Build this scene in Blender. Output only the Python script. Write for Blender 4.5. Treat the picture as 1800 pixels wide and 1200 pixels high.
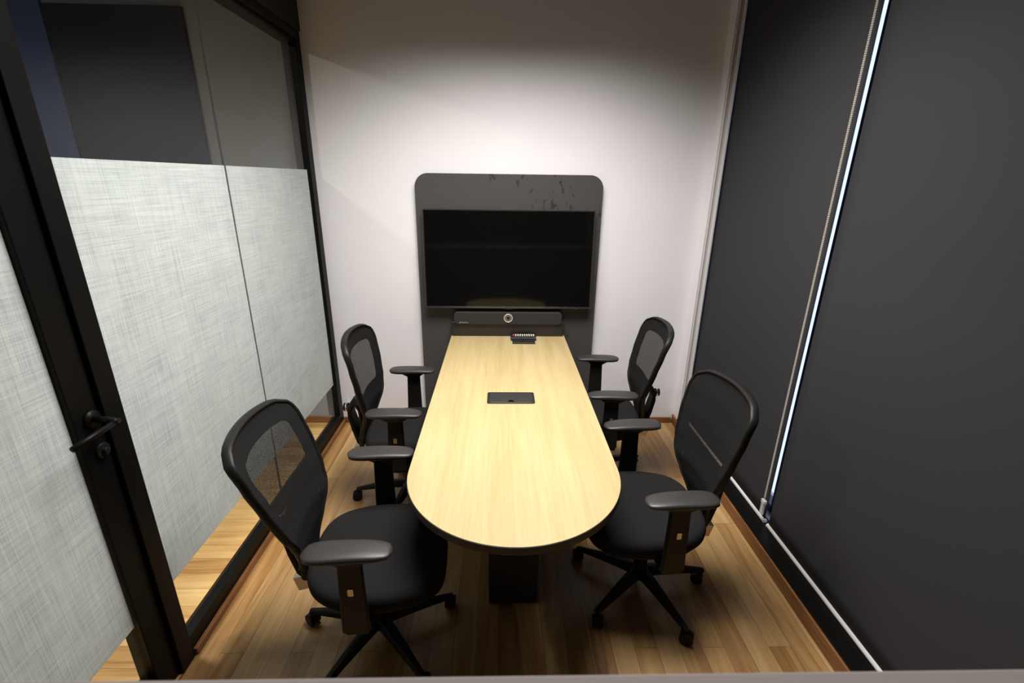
import bpy, bmesh, math, random
from mathutils import Vector, Matrix
for o in list(bpy.data.objects): bpy.data.objects.remove(o)
S = bpy.context.scene
PI = math.pi
# ------------------------------------------------------------------ camera
cd = bpy.data.cameras.new('camera'); cam = bpy.data.objects.new('camera', cd)
S.collection.objects.link(cam); S.camera = cam
R_ = Vector((0.99967478, -0.0220477, 0.01281559)); U_ = Vector((-0.00488754, 0.32757893, 0.94481118)); F_ = Vector((0.02502903, 0.94456654, -0.32736463))
M = Matrix(((R_.x, U_.x, -F_.x, 0), (R_.y, U_.y, -F_.y, -3.24892), (R_.z, U_.z, -F_.z, 1.79216), (0, 0, 0, 1)))
cam.matrix_world = M
cd.sensor_width = 36; cd.lens = 821.609 / 1800 * 36; cd.clip_start = 0.02
cd.dof.use_dof = True; cd.dof.focus_distance = 2.4; cd.dof.aperture_fstop = 4.5
# ------------------------------------------------------------------ world, exposure
w = bpy.data.worlds.new('world'); S.world = w; w.use_nodes = True
bg = w.node_tree.nodes['Background']; bg.inputs[0].default_value = (0.62, 0.70, 1, 1); bg.inputs[1].default_value = 1.6
S.view_settings.view_transform = 'Standard'; S.view_settings.look = 'None'; S.view_settings.gamma = 1
S.view_settings.use_curve_mapping = False; S.view_settings.exposure = 0.0
# ------------------------------------------------------------------ lights
def area(name, loc, sx, sy, power, col, spread=180, rot=(0, 0, 0)):
    l = bpy.data.lights.new(name, 'AREA'); l.shape = 'RECTANGLE'; l.size = sx; l.size_y = sy
    l.energy = power; l.color = col; l.spread = math.radians(spread)
    o = bpy.data.objects.new(name, l); o.location = loc; o.rotation_euler = rot; S.collection.objects.link(o); return o
WARM = (1, 0.955, 0.925)
area('room_light', (0.06, -1.38, 2.955), 1.35, 1.0, 87, WARM, 136)
area('corridor_light', (-2.65, -2.5, 2.97), 0.22, 0.22, 40, (1, 0.93, 0.84), 178)
area('corridor_downlight', (-2.2, -1.6, 2.97), 0.4, 0.4, 42, (1, 0.96, 0.9), 105)

# ------------------------------------------------------------------ helpers
def link(o, parent=None):
    S.collection.objects.link(o)
    if parent: o.parent = parent
    return o
def obj(name, bm, mat, parent=None, smooth=False, bevel=0.0, seg=2, label=None):
    bmesh.ops.recalc_face_normals(bm, faces=bm.faces)
    me = bpy.data.meshes.new(name); bm.to_mesh(me); bm.free()
    o = bpy.data.objects.new(name, me); link(o, parent)
    for m in (mat if isinstance(mat, (list, tuple)) else [mat]): me.materials.append(m)
    if smooth:
        for p in me.polygons: p.use_smooth = True
    if bevel:
        b = o.modifiers.new('bevel', 'BEVEL'); b.width = bevel; b.segments = seg; b.limit_method = 'ANGLE'; b.angle_limit = 0.6
        for p in me.polygons: p.use_smooth = True
        wn = o.modifiers.new('wn', 'WEIGHTED_NORMAL'); wn.keep_sharp = True
    if label: o['label'] = label
    return o
def thing(name, label, cat, loc=(0, 0, 0), rz=0, group=None):
    o = bpy.data.objects.new(name, None); o.empty_display_size = 0.05; link(o)
    o.location = loc; o.rotation_euler = (0, 0, rz); o['label'] = label; o['category'] = cat
    if group: o['group'] = group
    return o
def tag(o, label, cat, group=None):
    o['label'] = label; o['category'] = cat
    if group: o['group'] = group
    return o
def struct(name, bm, mat, **k):
    o = obj(name, bm, mat, **k); o['kind'] = 'structure'; return o
def box(bm, x0, x1, y0, y1, z0, z1):
    v = [bm.verts.new((x, y, z)) for z in (z0, z1) for y in (y0, y1) for x in (x0, x1)]
    for f in ((0, 2, 3, 1), (4, 5, 7, 6), (0, 1, 5, 4), (2, 6, 7, 3), (0, 4, 6, 2), (1, 3, 7, 5)): bm.faces.new([v[i] for i in f])
    return v
def B(*boxes):
    bm = bmesh.new()
    for b in boxes: box(bm, *b)
    return bm
def rings(bm, rs, cap=True, closed_u=True):
    """skin a list of rings (each the same number of points)"""
    vs = [[bm.verts.new(p) for p in r] for r in rs]
    n = len(vs[0])
    for a, b in zip(vs, vs[1:]):
        for i in range(n if closed_u else n - 1):
            j = (i + 1) % n; bm.faces.new((a[i], a[j], b[j], b[i]))
    if cap:
        bm.faces.new(list(reversed(vs[0]))); bm.faces.new(vs[-1])
    return vs
def tube(bm, pts, r, n=10, closed=False, sq=None):
    pts = [Vector(p) for p in pts]; N = len(pts); rs = []
    prev = None
    for i, p in enumerate(pts):
        if closed: d = (pts[(i + 1) % N] - pts[i - 1])
        else: d = pts[min(i + 1, N - 1)] - pts[max(i - 1, 0)]
        d.normalize()
        if prev is None:
            a = Vector((0, 0, 1)) if abs(d.z) < 0.9 else Vector((1, 0, 0))
            u = d.cross(a).normalized()
        else: u = (prev - d * prev.dot(d)).normalized()
        prev = u; v = d.cross(u)
        ri = r[i] if isinstance(r, (list, tuple)) else r
        su, sv = sq if sq else (1, 1)
        rs.append([p + u * math.cos(2 * PI * k / n) * ri * su + v * math.sin(2 * PI * k / n) * ri * sv for k in range(n)])
    if closed:
        vs = [[bm.verts.new(q) for q in rg] for rg in rs]
        for i in range(N):
            a = vs[i]; b = vs[(i + 1) % N]
            # best twist match on the closing ring
            off = 0
            if i == N - 1: off = min(range(n), key=lambda o: (a[0].co - b[o].co).length)
            for k in range(n): bm.faces.new((a[k], a[(k + 1) % n], b[(k + 1 + off) % n], b[(k + off) % n]))
    else: rings(bm, rs)
def cyl(bm, c, r, h, axis='z', n=28, r2=None):
    r2 = r if r2 is None else r2; c = Vector(c)
    def P(t, rr, a):
        x, y = rr * math.cos(a), rr * math.sin(a)
        return {'z': Vector((x, y, t)), 'x': Vector((t, x, y)), 'y': Vector((y, t, x))}[axis] + c
    rings(bm, [[P(t, rr, 2 * PI * k / n) for k in range(n)] for t, rr in ((0, r), (h, r2))])
def prism(bm, poly, z0, z1, f=lambda p, z: (p[0], p[1], z)):
    rings(bm, [[f(p, z0) for p in poly], [f(p, z1) for p in poly]])
def rrect(x0, x1, y0, y1, r, n=8):
    out = []
    for cx, cy, a in ((x1 - r, y1 - r, 0), (x0 + r, y1 - r, 90), (x0 + r, y0 + r, 180), (x1 - r, y0 + r, 270)):
        for k in range(n + 1):
            t = math.radians(a + 90 * k / n); out.append((cx + r * math.cos(t), cy + r * math.sin(t)))
    return out
def lerp(tab, x):
    if x <= tab[0][0]: return tab[0][1]
    for (a, va), (b, vb) in zip(tab, tab[1:]):
        if x <= b:
            t = (x - a) / (b - a); t = t * t * (3 - 2 * t) * 0.35 + t * 0.65; return va + (vb - va) * t
    return tab[-1][1]

# ------------------------------------------------------------------ materials
def mat(name, col, rough=0.5, metal=0, spec=0.5, **k):
    m = bpy.data.materials.new(name); m.use_nodes = True; p = m.node_tree.nodes['Principled BSDF']
    p.inputs['Base Color'].default_value = (*col, 1); p.inputs['Roughness'].default_value = rough
    p.inputs['Metallic'].default_value = metal; p.inputs['Specular IOR Level'].default_value = spec
    for a, b in k.items(): p.inputs[a].default_value = b
    return m
class NT:
    def __init__(s, m): s.t = m.node_tree; s.n = s.t.nodes; s.p = s.n.get('Principled BSDF')
    def a(s, typ, **k):
        x = s.n.new(typ)
        for q, v in k.items(): setattr(x, q, v)
        return x
    def l(s, a, b): s.t.links.new(a, b)
    def coords(s, scale, rot=(0, 0, 0), loc=(0, 0, 0), src='Object'):
        tc = s.a('ShaderNodeTexCoord'); mp = s.a('ShaderNodeMapping')
        mp.inputs['Scale'].default_value = scale; mp.inputs['Rotation'].default_value = rot; mp.inputs['Location'].default_value = loc
        s.l(tc.outputs[src], mp.inputs[0]); return mp.outputs[0]
    def noise(s, vec, scale=1, detail=4, rough=0.55, dist=0):
        x = s.a('ShaderNodeTexNoise'); x.inputs['Scale'].default_value = scale; x.inputs['Detail'].default_value = detail
        x.inputs['Roughness'].default_value = rough; x.inputs['Distortion'].default_value = dist; s.l(vec, x.inputs['Vector']); return x.outputs[0]
    def ramp(s, fac, stops):
        x = s.a('ShaderNodeValToRGB'); e = x.color_ramp.elements
        while len(e) < len(stops): e.new(0.5)
        for q, (pos, c) in zip(e, stops): q.position = pos; q.color = (*c, 1)
        s.l(fac, x.inputs[0]); return x.outputs[0]
    def math(s, op, a, b=None, c=None):
        x = s.a('ShaderNodeMath', operation=op)
        for i, v in enumerate((a, b, c)):
            if v is None: continue
            if isinstance(v, (int, float)): x.inputs[i].default_value = v
            else: s.l(v, x.inputs[i])
        return x.outputs[0]
    def mix(s, fac, a, b, mode='MIX'):
        x = s.a('ShaderNodeMix', data_type='RGBA', blend_type=mode)
        for i, v in ((0, fac), (6, a), (7, b)):
            if isinstance(v, (int, float)): x.inputs[i].default_value = v
            elif isinstance(v, tuple): x.inputs[i].default_value = (*v, 1)
            else: s.l(v, x.inputs[i])
        return x.outputs[2]
    def bump(s, h, strength=0.3, dist=0.002):
        x = s.a('ShaderNodeBump'); x.inputs['Strength'].default_value = strength; x.inputs['Distance'].default_value = dist
        s.l(h, x.inputs['Height']); s.l(x.outputs[0], s.p.inputs['Normal'])

def m_wall(name, col):
    m = mat(name, col, 0.85, spec=0.2); t = NT(m)
    v = t.noise(t.coords((1, 1, 1)), 2.2, 3); c = t.mix(v, tuple(x * 0.96 for x in col), tuple(min(1, x * 1.03) for x in col)); t.l(c, t.p.inputs[0])
    t.bump(t.noise(t.coords((1, 1, 1)), 180, 3), 0.12, 0.001); return m
def m_floor(name, along_y=True, tint=1.0):
    m = mat(name, (0.4, 0.25, 0.12), 0.34); t = NT(m)
    rot = (0, 0, PI / 2) if along_y else (0, 0, 0)
    v = t.coords((1, 1, 1), rot)
    br = t.a('ShaderNodeTexBrick'); br.offset = 0.37; br.offset_frequency = 3; t.l(v, br.inputs['Vector'])
    br.inputs['Color1'].default_value = (0, 0, 0, 1); br.inputs['Color2'].default_value = (1, 1, 1, 1); br.inputs['Mortar'].default_value = (0.5, 0.5, 0.5, 1)
    for q, x in (('Scale', 1), ('Mortar Size', 0.0008), ('Mortar Smooth', 0.2), ('Brick Width', 1.15), ('Row Height', 0.092)): br.inputs[q].default_value = x
    # per-board shift of the grain
    sep = t.a('ShaderNodeSeparateColor'); t.l(br.outputs['Color'], sep.inputs[0])
    cmb = t.a('ShaderNodeCombineXYZ'); t.l(t.math('MULTIPLY', sep.outputs[0], 37.0), cmb.inputs[2])
    va = t.a('ShaderNodeVectorMath', operation='ADD'); t.l(v, va.inputs[0]); t.l(cmb.outputs[0], va.inputs[1])
    mp = t.a('ShaderNodeMapping'); mp.inputs['Scale'].default_value = (1.1, 13, 1); t.l(va.outputs[0], mp.inputs[0])
    g1 = t.noise(mp.outputs[0], 1.6, 6, 0.6, 0.9)
    mp2 = t.a('ShaderNodeMapping'); mp2.inputs['Scale'].default_value = (5, 150, 1); t.l(va.outputs[0], mp2.inputs[0])
    g2 = t.noise(mp2.outputs[0], 1.0, 3, 0.6)
    s = t.math('ADD', t.math('MULTIPLY_ADD', sep.outputs[0], 0.34, -0.04), t.math('MULTIPLY', g1, 0.76))
    s = t.math('ADD', s, t.math('MULTIPLY', g2, 0.14))
    c = t.ramp(s, [(0.22, (0.19 * tint, 0.075 * tint, 0.022 * tint)), (0.42, (0.36 * tint, 0.185 * tint, 0.062 * tint)), (0.6, (0.52 * tint, 0.31 * tint, 0.12 * tint)), (0.85, (0.66 * tint, 0.44 * tint, 0.20 * tint))])
    c = t.mix(br.outputs['Fac'], c, (0.10, 0.05, 0.02)); t.l(c, t.p.inputs[0])
    t.l(t.math('MULTIPLY_ADD', g1, 0.18, 0.24), t.p.inputs['Roughness']); t.bump(g2, 0.08, 0.001); return m
def m_laminate():
    m = mat('table_laminate', (0.8, 0.6, 0.32), 0.42, spec=0.4); t = NT(m)
    g1 = t.noise(t.coords((16, 0.9, 1)), 1.0, 6, 0.6, 0.6); g2 = t.noise(t.coords((170, 4, 1)), 1.0, 3, 0.65)
    s = t.math('ADD', t.math('MULTIPLY', g1, 0.6), t.math('MULTIPLY', g2, 0.4))
    c = t.ramp(s, [(0.30, (0.34, 0.250, 0.112)), (0.48, (0.405, 0.310, 0.150)), (0.66, (0.45, 0.358, 0.185))]); t.l(c, t.p.inputs[0]); return m
def m_panel():
    m = mat('black_board', (0.035, 0.034, 0.033), 0.42); t = NT(m)
    n = t.noise(t.coords((1, 1, 0.35)), 34, 5, 0.6, 0.5); big = t.noise(t.coords((1, 1, 1), loc=(0.3, 0, 0.4)), 3.6, 2)
    sx = t.a('ShaderNodeSeparateXYZ'); t.l(t.coords((1, 1, 1)), sx.inputs[0])
    q = t.math('ABSOLUTE', t.math('SUBTRACT', sx.outputs[0], 0.24)); q = t.math('MULTIPLY', q, 0.5)
    f = t.math('MULTIPLY', t.math('GREATER_THAN', n, 0.585), t.math('GREATER_THAN', t.math('SUBTRACT', big, q), 0.40))
    t.l(t.mix(f, (0.062, 0.058, 0.055), (0.018, 0.011, 0.011)), t.p.inputs[0]); t.l(t.math('MULTIPLY_ADD', f, 0.25, 0.38), t.p.inputs['Roughness']); return m
def m_trimwood():
    m = mat('baseboard_wood', (0.3, 0.13, 0.04), 0.4); t = NT(m)
    g = t.noise(t.coords((2, 2, 40)), 2, 4); t.l(t.ramp(g, [(0.3, (0.13, 0.05, 0.013)), (0.7, (0.25, 0.11, 0.036))]), t.p.inputs[0]); return m
def m_fabric(name, col, sc=700, rough=0.95):
    m = mat(name, col, rough, spec=0.15); t = NT(m); n = t.noise(t.coords((1, 1, 1)), sc, 2)
    t.l(t.mix(n, tuple(c * 0.7 for c in col), tuple(c * 1.3 for c in col)), t.p.inputs[0]); t.bump(n, 0.25, 0.001); return m
def m_plastic(name, col, rough, sc=500, spec=0.5):
    m = mat(name, col, rough, spec=spec); t = NT(m); t.bump(t.noise(t.coords((1, 1, 1)), sc, 2), 0.08, 0.001); return m
def m_weave():
    m = mat('chair_mesh', (0.009, 0.0088, 0.0088), 0.8, spec=0.15); t = NT(m)
    at = t.a('ShaderNodeAttribute', attribute_name='open'); at.attribute_type = 'GEOMETRY'
    uv = t.a('ShaderNodeUVMap'); sp = t.a('ShaderNodeSeparateXYZ'); t.l(uv.outputs[0], sp.inputs[0])
    def stripe(s):
        return t.math('GREATER_THAN', t.math('FRACT', t.math('MULTIPLY', s, 260.0)), 0.6)
    hole = t.math('MULTIPLY', stripe(sp.outputs[0]), stripe(sp.outputs[1]))
    o = t.math('MULTIPLY', hole, t.math('GREATER_THAN', at.outputs['Fac'], 0.0))
    t.l(t.math('SUBTRACT', 1.0, o), t.p.inputs['Alpha'])
    n = t.noise(t.coords((1, 1, 1)), 500, 2); t.bump(n, 0.2, 0.001); return m
def m_film():
    m = bpy.data.materials.new('frosted_film'); m.use_nodes = True; t = NT(m); t.n.remove(t.p)
    h = t.noise(t.coords((1, 5, 420)), 1, 4, 0.7, 0.1); v = t.noise(t.coords((1, 420, 5), loc=(0, 3, 1)), 1, 4, 0.7, 0.1)
    patch = t.noise(t.coords((1, 1, 1)), 6, 3)
    s = t.math('ADD', t.math('MULTIPLY', h, 0.5), t.math('MULTIPLY', v, 0.5))
    s = t.math('ADD', s, t.math('MULTIPLY', t.math('SUBTRACT', patch, 0.5), 0.12))
    c = t.ramp(s, [(0.36, (0.44, 0.48, 0.48)), (0.5, (0.64, 0.685, 0.675)), (0.65, (0.80, 0.84, 0.83))])
    d = t.a('ShaderNodeBsdfDiffuse'); tr = t.a('ShaderNodeBsdfTranslucent'); tp = t.a('ShaderNodeBsdfTransparent')
    t.l(c, d.inputs[0]); t.l(c, tr.inputs[0])
    a = t.a('ShaderNodeMixShader'); a.inputs[0].default_value = 0.42; t.l(d.outputs[0], a.inputs[1]); t.l(tr.outputs[0], a.inputs[2])
    b = t.a('ShaderNodeMixShader'); b.inputs[0].default_value = 0.05; t.l(a.outputs[0], b.inputs[1]); t.l(tp.outputs[0], b.inputs[2])
    t.l(b.outputs[0], t.n['Material Output'].inputs[0]); return m
def m_glass(name, tint=(0.93, 0.96, 0.95)):
    m = bpy.data.materials.new(name); m.use_nodes = True; t = NT(m); t.n.remove(t.p)
    tp = t.a('ShaderNodeBsdfTransparent'); tp.inputs[0].default_value = (*tint, 1); g = t.a('ShaderNodeBsdfGlossy'); g.inputs['Roughness'].default_value = 0.01
    fr = t.a('ShaderNodeFresnel'); fr.inputs[0].default_value = 1.45; x = t.a('ShaderNodeMixShader')
    ge = t.a('ShaderNodeNewGeometry'); t.l(t.math('MULTIPLY', fr.outputs[0], t.math('SUBTRACT', 1.0, ge.outputs['Backfacing'])), x.inputs[0]); t.l(tp.outputs[0], x.inputs[1]); t.l(g.outputs[0], x.inputs[2]); t.l(x.outputs[0], t.n['Material Output'].inputs[0]); return m
def m_blind():
    m = mat('blind_fabric', (0.045, 0.043, 0.045), 0.8, spec=0.12); t = NT(m)
    n = t.noise(t.coords((1, 900, 900)), 1, 2); t.l(t.mix(n, (0.030, 0.0295, 0.032), (0.044, 0.043, 0.0465)), t.p.inputs[0]); return m

WALL = m_wall('white_wall_paint', (0.76, 0.745, 0.76)); GREYW = m_wall('corridor_grey_paint', (0.235, 0.238, 0.245)); BLUEW = m_wall('corridor_blue_paint', (0.038, 0.066, 0.17))
CEIL = m_wall('ceiling_paint', (0.06, 0.052, 0.048)); DARKW = m_wall('dark_paint', (0.03, 0.027, 0.025))
FLOOR = m_floor('oak_floor', True, 0.70); FLOORC = m_floor('corridor_floor', False, 1.0); LAM = m_laminate(); PANEL = m_panel(); BASEW = m_trimwood()
FRAME = m_plastic('black_frame_metal', (0.004, 0.0038, 0.0035), 0.42, 300, 0.12)
EDGE = mat('table_edge_band', (0.022, 0.018, 0.016), 0.5); PED = m_plastic('pedestal_laminate', (0.02, 0.019, 0.018), 0.55, 200)
FABRIC = m_fabric('seat_fabric', (0.010, 0.0095, 0.0095)); MESHM = m_weave()
PLAST = m_plastic('chair_plastic', (0.010, 0.0095, 0.009), 0.45, 500, 0.2); PAD = m_plastic('arm_pad_rubber', (0.026, 0.0235, 0.023), 0.42, 900, 0.4)
SILVER = mat('brushed_silver', (0.62, 0.58, 0.54), 0.35, 0.9); CHROME = mat('chrome', (0.8, 0.8, 0.8), 0.12, 1)
FILM = m_film(); GLASS = m_glass('partition_glass'); WGLASS = m_glass('window_glass', (0.96, 0.98, 1.0)); BLIND = m_blind()
SCREEN = mat('tv_screen', (0.003, 0.003, 0.003), 0.06, spec=0.28); BEZEL = mat('tv_bezel', (0.02, 0.02, 0.02), 0.25); BEZEDGE = mat('tv_edge', (0.25, 0.24, 0.23), 0.3, 0.9)
SPK = m_fabric('speaker_cloth', (0.03, 0.028, 0.026), 1200, 0.8); RING = mat('lens_ring', (0.55, 0.52, 0.48), 0.35, 0.2); LENS = mat('lens_face', (0.10, 0.095, 0.085), 0.3)
WHITEP = m_plastic('white_rail', (0.66, 0.63, 0.60), 0.45); ALU = mat('aluminium_channel', (0.62, 0.62, 0.63), 0.4, 0.6); CORD = m_plastic('chain_beads', (0.55, 0.50, 0.42), 0.5)
CLEARP = mat('clear_plastic', (0.75, 0.72, 0.68), 0.12, 0, 0.6, Alpha=0.55); NAVY = mat('mullion_paint', (0.01, 0.012, 0.03), 0.4)
LID = mat('brushed_lid', (0.14, 0.13, 0.125), 0.36, 0.9); BOXB = m_plastic('black_box', (0.015, 0.014, 0.014), 0.4)
LEDGE = m_wall('ledge_paint', (0.20, 0.18, 0.172)); PIN = mat('pale_plugs', (0.6, 0.57, 0.5), 0.4); REDP = mat('red_plug', (0.5, 0.06, 0.03), 0.4)
BOARD = mat('navy_board', (0.006, 0.008, 0.024), 0.7, spec=0.15); LAMPM = mat('lamp_body', (0.05, 0.05, 0.05), 0.4)

# ------------------------------------------------------------------ setting
CZ = 3.0
XL = -1.205
struct('floor', B((XL, 1.55, -3.0, 0.0, -0.1, 0)), FLOOR)
struct('floor_corridor', B((-3.9, XL, -5.0, 0.05, -0.1, 0), (XL, 1.55, -5.0, -3.0, -0.1, 0)), FLOORC)
struct('ceiling', B((-3.9, 1.9, -5.0, 0.15, CZ, CZ + 0.1)), CEIL)
struct('wall_back', B((XL - 0.0, 1.9, 0.0, 0.15, -0.1, CZ)), WALL)
struct('wall_corridor_end', B((-3.9, XL, 0.02, 0.15, -0.1, CZ)), GREYW)
struct('wall_corridor_side', B((-4.0, -3.9, -5.0, 0.15, -0.1, CZ)), GREYW)
struct('wall_behind', B((-3.9, 1.9, -5.1, -5.0, -0.1, CZ)), DARKW)
struct('wall_right', B((1.362, 1.62, -0.095, 0.0, 0, CZ), (1.45, 1.62, -5.0, -0.095, -0.1, 0.06), (1.45, 1.62, -5.0, -3.9, 0.06, CZ), (1.45, 1.62, -3.9, -0.095, 2.92, CZ)), WALL)
struct('wall_front', B((XL, 1.41, -3.02, -2.94, 0, 1.262)), DARKW)
struct('trim_1', B((-1.19, 1.40, -3.32, -2.9, 1.262, 1.302)), LEDGE, bevel=0.004)     # ledge the view looks over
struct('wall_left', B((-1.30, XL + 0.01, -5.0, 0.0, 2.605, CZ)), DARKW)
struct('trim_2', B((-2.66, -1.87, -0.005, 0.02, 0.0, 2.72)), BOARD)                   # dark board on the corridor end wall
struct('trim_3', B((-3.1, -2.675, -0.002, 0.02, 0.0, 2.74)), BLUEW)
struct('baseboard_corridor', B((-1.865, -1.30, -0.012, 0.02, 0, 0.045)), BASEW)
bm = B((XL + 0.002, 1.34, -0.014, 0.0, 0, 0.046)); struct('baseboard_back', bm, BASEW)
bm = bmesh.new(); prism(bm, [(1.348, -0.0), (1.309, -0.95), (1.302, -2.93), (1.352, -2.93), (1.36, 0)], 0, 0.072); struct('baseboard_right', bm, BASEW, bevel=0.003)
struct('baseboard_left', B((XL, XL + 0.018, -1.88, -0.014, 0, 0.032)), BASEW, bevel=0.004)
bm = bmesh.new(); prism(bm, [(1.350, -0.096), (1.318, -0.95), (1.311, -2.93), (1.45, -2.93), (1.45, -0.096)], 0.0725, 0.080); struct('trim_4', bm, FRAME, bevel=0.002)  # dark sill strip under the blinds
# glass wall frame on the left
def frame(name, *b): return struct(name, B(*b), FRAME, bevel=0.003)
frame('trim_5', (-1.29, XL, -0.07, 0.0, 0.092, 2.56))
frame('trim_6', (-1.26, XL, -1.885, 0.0, 0, 0.092))
frame('trim_7', (-1.30, XL + 0.002, -2.95, 0.0, 2.555, 2.603), (-1.30, XL - 0.012, -1.885, -0.07, 2.535, 2.556))
frame('trim_8', (-1.29, -1.197, -1.955, -1.886, 0, 2.555))
GX = -1.23
FT, FB = 1.834, 0.350
def window(name, y0, y1, z0=0.09, z1=2.545):
    w_ = struct(name, B((GX - 0.004, GX + 0.004, y0, y1, z0, z1)), GLASS)
    obj('film', B((GX + 0.0045, GX + 0.0055, y0 + 0.004, y1 - 0.004 - (0.01 if y1 > -0.5 else 0), FB, FT)), FILM, w_, label='frosted white linen-textured film')
    return w_
window('window_1', -1.006, -0.068)
window('window_2', -1.884, -1.012)
struct('trim_9', B((GX - 0.004, GX + 0.004, -1.0118, -1.0062, 0.09, 2.545)), mat('joint_silicone', (0.02, 0.025, 0.022), 0.25))
# the door, at the left edge of the picture
d = thing('door_1', '', '', (0, 0, 0)); del d['label']; del d['category']; d['kind'] = 'structure'
obj('door_frame', B((-1.275, -1.212, -2.045, -1.958, 0.006, 2.55), (-1.275, -1.212, -2.93, -2.85, 0.006, 2.55), (-1.275, -1.212, -2.85, -2.045, 0.006, 0.10), (-1.275, -1.212, -2.85, -2.045, 2.47, 2.55)), FRAME, d, bevel=0.003)
obj('glass_pane', B((GX - 0.008, GX, -2.85, -2.045, 0.10, 2.47)), GLASS, d)
obj('film', B((GX + 0.0005, GX + 0.0015, -2.845, -2.048, FB, FT)), FILM, d, label='frosted white linen-textured film')
bm = bmesh.new(); cyl(bm, (-1.212, -1.99, 1.107), 0.026, 0.010, 'x'); tube(bm, [(-1.205, -1.99, 1.107), (-1.165, -1.99, 1.105), (-1.146, -1.985, 1.098), (-1.143, -1.995, 1.095)], 0.010)
tube(bm, [(-1.143, -1.975, 1.096), (-1.143, -2.06, 1.095), (-1.144, -2.135, 1.093)], [0.008, 0.009, 0.009], 10)
obj('door_handle', bm, FRAME, d, smooth=True)
bm = bmesh.new(); cyl(bm, (-1.212, -1.985, 0.997), 0.024, 0.008, 'x'); cyl(bm, (-1.205, -1.985, 0.997), 0.010, 0.012, 'x'); obj('lock_cylinder', bm, PLAST, d, bevel=0.002)
# window behind the blinds
wn = struct('window_3', B((1.53, 1.536, -3.88, -0.12, 0.08, 2.9)), WGLASS)
yM = -1.127
obj('window_frame', B((1.505, 1.565, yM - 0.06, yM, 0.06, 2.92), (1.505, 1.565, -0.14, -0.096, 0.06, 2.92), (1.505, 1.565, -3.9, -0.10, 0.06, 0.10), (1.505, 1.565, -3.9, -0.10, 2.88, 2.92), (1.505, 1.565, -3.9, -3.86, 0.06, 2.92), (1.505, 1.565, -2.55, -2.49, 0.06, 2.92)), NAVY, wn, bevel=0.003)
struct('trim_10', B((1.362, 1.400, -0.106, -0.0955, 0.08, 2.80)), ALU, bevel=0.002)
struct('trim_11', B((1.366, 1.372, -0.115, -0.106, 0.08, 2.80), (1.392, 1.400, -0.134, -0.106, 0.08, 2.80)), WHITEP, bevel=0.0015)

# ------------------------------------------------------------------ blinds
XB = 1.415
def blind(name, y0, y1, zb, label, side):
    t = thing(name, label, 'blind', (XB, (y0 + y1) / 2, zb), group='roller blinds on the window')
    L = y1 - y0; H = 2.84 - zb
    bm = bmesh.new(); ny, nz = 24, 30; g = []
    for j in range(nz + 1):
        g.append([bm.verts.new((0.0025 * math.sin(i * 0.55 + 0.8) * math.sin(j * 0.12), -L / 2 + 0.004 + (L - 0.008) * i / ny, H * j / nz)) for i in range(ny + 1)])
    for j in range(nz):
        for i in range(ny): bm.faces.new((g[j][i], g[j][i + 1], g[j + 1][i + 1], g[j + 1][i]))
    f = obj('fabric', bm, BLIND, t, smooth=True); s = f.modifiers.new('s', 'SOLIDIFY'); s.thickness = 0.001
    bm = bmesh.new(); tube(bm, [(0, -L / 2 + 0.006, 0), (0, L / 2 - 0.006, 0)], 0.0115, 20); obj('bottom_rail', bm, WHITEP, t, smooth=True, label='white round bottom bar')
    for s_ in (-1, 1):
        bm = bmesh.new(); cyl(bm, (0, s_ * (L / 2 - 0.004) - 0.004, 0), 0.0128, 0.008, 'y', 20); obj('rail_cap', bm, WHITEP, t, bevel=0.002)
    bm = bmesh.new(); tube(bm, [(0.024, -L / 2, H), (0.024, L / 2, H)], 0.024, 20); obj('roller_tube', bm, BLIND, t, smooth=True)
    for s_ in (-1, 1): obj('bracket', B((-0.03, 0.035, s_ * (L / 2) - 0.003, s_ * (L / 2) + 0.003, H - 0.04, H + 0.14)), WHITEP, t, bevel=0.001)
    return t
z1 = 0.088
blind('roller_blind', -1.238, -0.100, z1, 'narrow dark grey roller blind by the back wall, left of the bright gap', 1)
blind('roller_blind', -3.80, -1.268, z1, 'wide dark grey roller blind nearest the viewer, right of the bright gap', -1)
t = thing('blind_chain', 'beige bead pull chain hanging in front of the gap between the roller blinds', 'chain', (1.385, -1.238, 0.14))
def chain(y): 
    bm = bmesh.new(); z = 0.10
    while z < 2.62:
        cyl(bm, (0, y, z), 0.0022, 0.0048, 'z', 6); z += 0.0078
    tube(bm, [(0, y, 0.06), (0, y, 2.62)], 0.0007, 5); return bm
obj('chain', chain(0.003), CORD, t); obj('chain', chain(-0.004), CORD, t)
bm = bmesh.new(); prism(bm, rrect(-0.007, 0.007, -0.013, 0.012, 0.005, 4), 0.0, 0.075); prism(bm, rrect(-0.009, 0.009, -0.016, 0.015, 0.006, 4), 0.068, 0.085)
obj('weight', bm, CLEARP, t, bevel=0.001, label='clear plastic chain weight')

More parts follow.
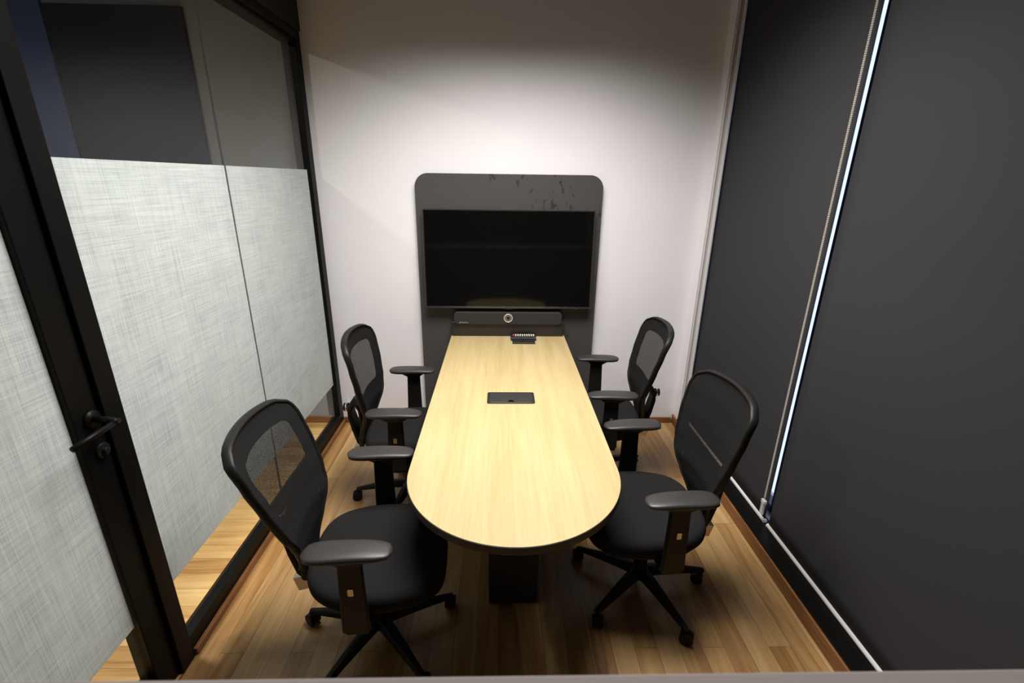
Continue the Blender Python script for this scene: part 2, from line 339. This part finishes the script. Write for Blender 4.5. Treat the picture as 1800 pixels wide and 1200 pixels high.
# ------------------------------------------------------------------ black back panel, TV, video bar
TC = 0.0546
bm = bmesh.new(); W = 0.6175; top = 1.825; r = 0.088
poly = [(TC - W, 0.0), (TC + W, 0.0)] + [(TC + W - r + r * math.cos(a), top - r + r * math.sin(a)) for a in [PI / 2 * k / 12 for k in range(13)]] + [(TC - W + r - r * math.sin(a), top - r + r * math.cos(a)) for a in [PI / 2 * k / 12 for k in range(13)]]
prism(bm, poly, -0.0155, -0.036, lambda p, z: (p[0], z, p[1]))
tag(obj('tv_backing_panel', bm, PANEL, bevel=0.002), 'tall black board with rounded top corners standing against the white wall behind the television', 'panel')
t = thing('television', 'flat black television with thin bezel mounted on the black board', 'television', (TC, -0.054, 1.275)); t.rotation_euler = (math.radians(-3), 0, 0)
hw, z0, z1 = 0.5695, -0.327, 0.328
def loop_frame(a, b, c, d_, wd, y0, y1):
    return B((a, b, y0, y1, c, c + wd), (a, b, y0, y1, d_ - wd, d_), (a, a + wd, y0, y1, c + wd, d_ - wd), (b - wd, b, y0, y1, c + wd, d_ - wd))
obj('body', B((-hw + 0.012, hw - 0.012, -0.034, 0, z0 + 0.012, z1 - 0.012)), BEZEL, t, bevel=0.004)
obj('bezel', loop_frame(-hw, hw, z0, z1, 0.009, -0.042, -0.030), BEZEL, t, bevel=0.0015)
obj('bezel_rim', loop_frame(-hw - 0.0012, hw + 0.0012, z0 - 0.0012, z1 + 0.0012, 0.003, -0.0432, -0.0412), BEZEDGE, t, label='thin bright metal edge')
obj('screen', B((-hw + 0.008, hw - 0.008, -0.039, -0.034, z0 + 0.009, z1 - 0.008)), SCREEN, t)
obj('power_light', B((0.46, 0.475, -0.044, -0.040, z0 - 0.006, z0 + 0.001)), BEZEDGE, t)
obj('brand_plate', B((-0.02, 0.03, -0.044, -0.040, z0 - 0.007, z0 + 0.001)), BEZEL, t)
t = thing('video_bar', 'black video conference bar with a pale ringed camera, at the wall end of the table', 'video bar', (TC, -0.06, 0.742))
obj('stand', B((-0.397, 0.392, -0.045, 0.02, 0.0, 0.105)), BOXB, t, bevel=0.006)
bm = bmesh.new(); prism(bm, rrect(-0.378, 0.376, 0.088, 0.178, 0.028, 8), 0.0, -0.062, lambda p, z: (p[0], z, p[1])); obj('speaker_body', bm, SPK, t, bevel=0.006)
cx, cz = 0.0, 0.138
bm = bmesh.new(); tube(bm, [(cx + 0.028 * math.cos(a), -0.064, cz + 0.028 * math.sin(a)) for a in [2 * PI * k / 40 for k in range(40)]], 0.0035, 8, closed=True)
ln = obj('camera_ring', bm, RING, t, smooth=True, label='pale grey ring around the lens')
bm = bmesh.new(); cyl(bm, (cx, -0.0655, cz), 0.027, 0.006, 'y', 36); obj('camera_face', bm, LENS, t, bevel=0.001)
bm = bmesh.new(); cyl(bm, (cx, -0.067, cz + 0.002), 0.010, 0.003, 'y', 24); obj('lens', bm, SCREEN, t)
bm = bmesh.new()
prism(bm, [(-0.343, 0.100), (-0.334, 0.100), (-0.331, 0.104), (-0.331, 0.113), (-0.338, 0.109)], -0.0622, -0.0626, lambda p, z: (p[0], z, p[1]))
for k in range(7): box(bm, -0.325 + k * 0.0068, -0.3205 + k * 0.0068, -0.0626, -0.0622, 0.1015, 0.1085 + 0.002 * (k in (0, 3)))
obj('logo', bm, mat('logo_grey', (0.22, 0.2, 0.19), 0.5), t)

# ------------------------------------------------------------------ table
t = thing('conference_table', 'long pale wood conference table with a rounded near end and black edge', 'table', (TC, -1.1, 0))
TW, y0, yt = 0.4026, -0.064 + 1.1, -2.119 + 1.1
yc = yt + TW
def top_poly(w_, e):
    p = [(w_, y0 + e), (-w_, y0 + e)]
    p += [(-w_ * math.cos(a), yc - w_ * math.sin(a)) for a in [PI * k / 64 for k in range(65)]]
    return p
bm = bmesh.new(); prism(bm, top_poly(TW, 0), 0.710, 0.7395); obj('tabletop_edge', bm, EDGE, t, bevel=0.002, label='black edge of the tabletop')
bm = bmesh.new(); prism(bm, top_poly(TW - 0.0022, -0.002), 0.7395, 0.7412); obj('tabletop', bm, LAM, t)
obj('pedestal', B((-0.100, 0.115, -0.555, -0.20, 0, 0.71)), PED, t, bevel=0.003)
obj('pedestal', B((-0.100, 0.115, 0.45, 0.80, 0, 0.71)), PED, t, bevel=0.003)
# flap box in the tabletop
t = thing('cable_flap_box', 'black rectangular power and cable box with brushed lid set into the middle of the tabletop', 'power box', (TC + 0.0005, -1.097, 0.7415))
bm = bmesh.new(); prism(bm, rrect(-0.120, 0.120, -0.064, 0.064, 0.012, 5), 0.0, 0.0035); obj('rim', bm, BOXB, t, bevel=0.001)
bm = bmesh.new(); prism(bm, rrect(-0.106, 0.106, -0.056, 0.054, 0.004, 3), 0.0036, 0.0052); obj('lid', bm, LID, t, bevel=0.0006, label='brushed dark metal lid')
bm = bmesh.new(); ar = [(-0.019 + 0.038 * k / 14, -0.054 + 0.0225 * math.sin(PI * k / 14) ** 0.7) for k in range(15)]
prism(bm, ar, 0.0053, 0.0056); obj('finger_notch', bm, SCREEN, t)
# cable connector module at the far end
t = thing('connector_module', 'small black module with a row of pale plugs on the table by the video bar', 'connector box', (TC + 0.105, -0.17, 0.7415), 0)
obj('front_base', B((-0.077, 0.077, -0.10, -0.03, 0, 0.010)), BOXB, t, bevel=0.002)
obj('rear_tray', B((-0.088, 0.088, -0.035, 0.045, 0, 0.022)), BOXB, t, bevel=0.004)
for k in range(10): obj('plug', B((-0.072 + k * 0.0155, -0.063 + k * 0.0155, 0.004, 0.034, 0.0215, 0.027)), REDP if k == 0 else PIN, t, label='red plug' if k == 0 else None)
obj('switch', B((-0.03, -0.004, -0.080, -0.068, 0.010, 0.0115)), PLAST, t)

# ------------------------------------------------------------------ chairs
WT = [(0.355, 0.048), (0.42, 0.056), (0.48, 0.078), (0.54, 0.115), (0.60, 0.155), (0.66, 0.188), (0.72, 0.206), (0.80, 0.220), (0.88, 0.228), (0.935, 0.228), (0.965, 0.224), (0.985, 0.212), (0.996, 0.190), (1.001, 0.170)]
XT = [(0.355, -0.235), (0.45, -0.222), (0.55, -0.205), (0.62, -0.205), (0.70, -0.225), (0.80, -0.252), (0.90, -0.280), (1.01, -0.312)]
def back_pt(yv, z, rec):
    """point of the curved back at lateral yv and height z"""
    hwid = max(lerp(WT, z), 0.12)
    x = lerp(XT, z) + 0.045 * min(1, (z - 0.40) / 0.2 if z < 0.6 else 1) * (yv / 0.225) ** 2 * (1 if z > 0.4 else 0)
    a = rec; px, pz = -0.22, 0.42; dx, dz = x - px, z - pz
    if z < 0.42: a = rec * 0.3
    return Vector((px + dx * math.cos(a) - dz * math.sin(a), yv, pz + dx * math.sin(a) + dz * math.cos(a)))
def dome(z, yv):
    k = max(0, (z - 0.9) / 0.1); return z + k * 0.02 * (1 - (yv / 0.22) ** 2)
def seat_outline(s, n=56):
    out = []
    for k in range(n):
        a = 2 * PI * k / n; c, q = math.cos(a), math.sin(a); e = 2 / 3.3
        x = abs(c) ** e * (1 if c > 0 else -1); y = abs(q) ** e * (1 if q > 0 else -1)
        wd = 0.252 - 0.035 * max(0, -x) ** 1.5 - 0.012 * max(0, x) ** 2
        out.append((0.02 + (0.262 if x > 0 else 0.235) * x * s, wd * y * s))
    return out
def make_chair(loc, deg, rec, star, label, arms=(0.0, 0.0), bz=0.0, bdy=0.0):
    t = thing('office_chair', label, 'chair', loc, math.radians(deg), 'black mesh office chairs around the conference table')
    # seat
    bm = bmesh.new()
    def sz(x, z): 
        u = max(0, (x - 0.13) / 0.15); return z - 0.045 * u * u + 0.012 * max(0, (-x - 0.1) / 0.12)
    rs = []
    for s, z in ((0.55, 0.392), (0.86, 0.392), (0.95, 0.400), (0.995, 0.418), (1.0, 0.436), (0.985, 0.453), (0.95, 0.466), (0.88, 0.474), (0.7, 0.475), (0.45, 0.470), (0.18, 0.466)):
        rs.append([(x, y, sz(x, z)) for x, y in seat_outline(s)])
    rings(bm, rs); obj('seat', bm, FABRIC, t, smooth=True)
    bm = bmesh.new(); rings(bm, [[(x, y, sz(x, z)) for x, y in seat_outline(s)] for s, z in ((0.80, 0.372), (0.90, 0.378), (0.93, 0.393), (0.5, 0.393))]); obj('seat_pan', bm, PLAST, t, smooth=True)
    # mesh back
    bm = bmesh.new(); uvl = bm.loops.layers.uv.new('UVMap'); NZ, NY = 90, 44
    la = bm.verts.layers.float.new('open'); g = []; uvs = {}
    for j in range(NZ + 1):
        z = 0.36 + (1.003 - 0.36) * j / NZ; wd = lerp(WT, z) - 0.004; row = []
        for i in range(NY + 1):
            yv = wd * (-1 + 2 * i / NY); v = bm.verts.new(back_pt(yv, dome(z, yv), rec))
            # signed distance-like field of the see-through window
            zl = 0.715; w2 = max(0.02, lerp(WT, z) - 0.060)
            a = w2 - abs(yv); b = z - zl; c = 0.938 - z - 0.10 * max(0, abs(yv) - 0.09) ** 1.2; rr = 0.03
            dmin = min(a, b, c)
            p, q = sorted((a, b, c))[:2]
            if p < rr and q < rr: dmin = rr - math.hypot(rr - p, rr - q)
            ey = (abs(yv) - (0.125 + 0.1 * (0.03 - abs(z - 0.60)))) / 0.006; ez = (z - 0.60) / 0.048
            slit = (1 - math.hypot(ey, ez)) * 0.006
            v[la] = max(dmin, slit); uvs[v] = (yv, z); row.append(v)
        g.append(row)
    for j in range(NZ):
        for i in range(NY):
            f = bm.faces.new((g[j][i], g[j][i + 1], g[j + 1][i + 1], g[j + 1][i]))
            for lp in f.loops: lp[uvl].uv = uvs[lp.vert]
    obj('mesh_back', bm, MESHM, t, smooth=True)
    # frame around the back
    pts = []; zs = [0.36 + (1.0 - 0.36) * (k / 40) for k in range(41)]
    for z in zs: yv = lerp(WT, z); pts.append(back_pt(yv, dome(z, yv), rec))
    for k in range(1, 16):
        yv = 0.168 * (1 - k / 8); pts.append(back_pt(yv, dome(1.004, yv), rec))
    for z in reversed(zs): yv = -lerp(WT, z); pts.append(back_pt(yv, dome(z, yv), rec))
    bm = bmesh.new(); N = len(pts); vs = []
    for i, p in enumerate(pts):
        d_ = (pts[(i + 1) % N] - pts[i - 1]).normalized(); A_ = Vector((1, 0, 0)); A_ = (A_ - d_ * A_.dot(d_)).normalized(); B_ = d_.cross(A_)
        c_ = p - A_ * 0.010
        vs.append([bm.verts.new(c_ + A_ * 0.0165 * math.cos(q) + B_ * 0.0085 * math.sin(q)) for q in [2 * PI * k / 12 for k in range(12)]])
    for i in range(N):
        a_, b_ = vs[i], vs[(i + 1) % N]
        for k in range(12): bm.faces.new((a_[k], a_[(k + 1) % 12], b_[(k + 1) % 12], b_[k]))
    obj('back_frame', bm, PLAST, t, smooth=True)
    # spine bracket with knob
    bm = bmesh.new()
    sp = [(-0.195, 0.36), (-0.235, 0.365), (-0.262, 0.40), (-0.285, 0.48), (-0.30, 0.55), (-0.300, 0.60), (-0.282, 0.632), (-0.255, 0.645)]
    wv = [0.05, 0.052, 0.052, 0.048, 0.044, 0.042, 0.04, 0.03]
    rs = []
    for i, (x, z) in enumerate(sp):
        a = Vector((sp[min(i + 1, len(sp) - 1)][0] - sp[max(i - 1, 0)][0], 0, sp[min(i + 1, len(sp) - 1)][1] - sp[max(i - 1, 0)][1])).normalized()
        nrm = Vector((-a.z, 0, a.x)); c = Vector((x, 0, z)); th = 0.010
        rs.append([c + Vector((0, y_, 0)) + nrm * n_ for y_, n_ in ((-wv[i], -th), (wv[i], -th), (wv[i], th), (-wv[i], th))])
    rings(bm, rs)
    obj('back_support', bm, PLAST, t, bevel=0.004)
    for s_ in (-1, 1):
        bm = bmesh.new(); tube(bm, [(-0.295, s_ * 0.040, 0.60), (-0.262, s_ * 0.05, 0.652), (-0.232, s_ * 0.06, 0.60), (-0.232, s_ * 0.055, 0.5), (-0.25, s_ * 0.052, 0.42)], [0.018, 0.018, 0.013, 0.009, 0.012], 8); obj('support_arm', bm, PLAST, t, smooth=True)
    bm = bmesh.new(); cyl(bm, (-0.338, 0, 0.592), 0.023, 0.03, 'x', 28); k_ = obj('lumbar_knob', bm, PLAST, t, bevel=0.004)
    bm = bmesh.new(); cyl(bm, (-0.326, 0, 0.592), 0.0245, 0.009, 'x', 28); obj('knob_ring', bm, CHROME, k_, bevel=0.001, label='chrome ring')
    bm = bmesh.new(); box(bm, -0.282, -0.215, -0.055, 0.055, 0.325, 0.388); bmesh.ops.transform(bm, matrix=Matrix.Translation((-0.245, 0, 0.36)) @ Matrix.Rotation(-0.25, 4, 'Y') @ Matrix.Translation((0.245, 0, -0.36)), verts=bm.verts)
    obj('back_bracket', bm, SILVER, t, bevel=0.004, label='silver bracket')
    # arms
    for s_, dz in ((-1, arms[0]), (1, arms[1])):
        bm = bmesh.new(); rs = []
        Y = s_ * 0.282
        for z, x0, x1, wd in ((0.375, -0.045, 0.045, 0.013), (0.50, -0.040, 0.042, 0.014), (0.60, -0.036, 0.040, 0.015), (0.655 + dz, -0.034, 0.040, 0.015), (0.672 + dz, -0.06, 0.06, 0.022), (0.680 + dz, -0.07, 0.07, 0.026)):
            rs.append([(x, Y + y, z) for x, y in ((x0, -wd), (x1, -wd), (x1, wd), (x0, wd))])
        rings(bm, rs); box(bm, -0.04, 0.04, min(Y, s_ * 0.12), max(Y, s_ * 0.12), 0.352, 0.372)
        ar = obj('armrest', bm, PLAST, t, bevel=0.006)
        bm = bmesh.new(); rs = []
        for q in range(0, 25):
            u = -1 + 2 * q / 24; x = 0.138 * u; e = max(0.0, 1 - abs(u) ** 4.5) ** 0.5
            wd = (0.046 - 0.007 * u * 0.5) * (0.30 + 0.70 * e); tp = 0.711 + dz - 0.006 * (1 - e) - 0.010 * max(0, u) ** 2 - 0.004 * max(0, -u) ** 2; bt = 0.681 + dz + 0.010 * (1 - e)
            if q in (0, 24): wd *= 0.7
            mid = (tp + bt) / 2; h = (tp - bt) / 2; n = 18; ring = []
            for k in range(n):
                a = 2 * PI * k / n; c, sn = math.cos(a), math.sin(a); ex = 0.62
                ring.append((x, Y - s_ * 0.004 + wd * abs(c) ** ex * (1 if c > 0 else -1), mid + h * abs(sn) ** ex * (1 if sn > 0 else -1)))
            rs.append(ring)
        rings(bm, rs); obj('arm_pad', bm, PAD, ar, smooth=True)
        bm = bmesh.new(); prism(bm, rrect(-0.009, 0.009, 0.538, 0.566, 0.004, 4), 0, 0.003, lambda p, z: (p[0], Y + s_ * (0.0135 + z), p[1])); obj('height_button', bm, SILVER, ar, label='worn metal height button')
    # mechanism, lever, cylinder
    obj('mechanism', B((-0.20, 0.11, -0.075, 0.075, 0.315, 0.374)), PLAST, t, bevel=0.012)
    bm = bmesh.new(); tube(bm, [(0.02, -0.06, 0.345), (0.03, -0.16, 0.342), (0.032, -0.20, 0.335), (0.03, -0.24, 0.325)], [0.005, 0.005, 0.010, 0.009], 8); obj('lever', bm, PLAST, t, smooth=True)
    bm = bmesh.new(); cyl(bm, (0, 0, 0.10), 0.029, 0.13, 'z', 24); cyl(bm, (0, 0, 0.22), 0.024, 0.10, 'z', 24, 0.026); obj('gas_cylinder', bm, PLAST, t, bevel=0.003)
    sb = bmesh.new(); cyl(sb, (0, 0, 0.072), 0.042, 0.055, 'z', 28, 0.036); hub = obj('base_hub', sb, PLAST, t, bevel=0.005)
    for k in range(5):
        a = math.radians(star - deg + 72 * k); c, s_ = math.cos(a), math.sin(a)
        bm = bmesh.new(); rs = []
        for r_, wd, zt, zb in ((0.025, 0.026, 0.124, 0.080), (0.10, 0.024, 0.118, 0.082), (0.20, 0.019, 0.102, 0.076), (0.285, 0.015, 0.086, 0.068), (0.312, 0.013, 0.080, 0.066)):
            rs.append([(r_ * c - y_ * s_, r_ * s_ + y_ * c, z_) for y_, z_ in ((-wd, zb), (wd, zb), (wd * 0.9, zt - 0.006), (wd * 0.45, zt), (-wd * 0.45, zt), (-wd * 0.9, zt - 0.006))])
        rings(bm, rs); obj('base_leg', bm, PLAST, t, bevel=0.003)
        ca = random.uniform(0, 2 * PI); ux, uy = math.cos(ca), math.sin(ca)
        bm = bmesh.new(); cc = Vector((0.298 * c, 0.298 * s_, 0))
        def disc(off, r0, wth):
            o_ = Vector((-uy * off, ux * off, 0)); n = 24
            P = lambda sw, rr: [cc + o_ + Vector((-uy * sw + ux * (0.012 + rr * math.cos(2 * PI * q / n)), ux * sw + uy * (0.012 + rr * math.cos(2 * PI * q / n)), 0.0275 + rr * math.sin(2 * PI * q / n))) for q in range(n)]
            rings(bm, [P(-wth, r0 * 0.85), P(-wth * 0.8, r0), P(wth * 0.8, r0), P(wth, r0 * 0.85)])
        disc(-0.013, 0.027, 0.009); disc(0.013, 0.027, 0.009)
        cyl(bm, cc + Vector((0, 0, 0.03)), 0.009, 0.045, 'z', 12)
        obj('caster', bm, PLAST, t, smooth=False)
    return t
random.seed(4)
make_chair((-0.485, -1.806, 0), 3.0, 0.10, 25, 'black mesh office chair at the near left of the table, closest to the door')
make_chair((0.648, -1.567, 0), 183.5, -0.03, 292, 'black mesh office chair at the near right of the table, by the blind gap')
make_chair((-0.525, -0.90, 0), 0.7, -0.09, 185, 'black mesh office chair at the far left of the table, by the glass corner')
make_chair((0.622, -0.69, 0), 177.5, 0.02, 20, 'black mesh office chair at the far right of the table, by the white wall')

# ------------------------------------------------------------------ ceiling lamps
t = thing('ceiling_lamp', 'wide dark framed ceiling lamp above the table', 'lamp', (0.06, -1.38, CZ))
obj('housing', B((-0.71, -0.68, -0.54, 0.54, -0.05, 0), (0.68, 0.71, -0.54, 0.54, -0.05, 0), (-0.68, 0.68, -0.54, -0.515, -0.05, 0), (-0.68, 0.68, 0.515, 0.54, -0.05, 0)), LAMPM, t)
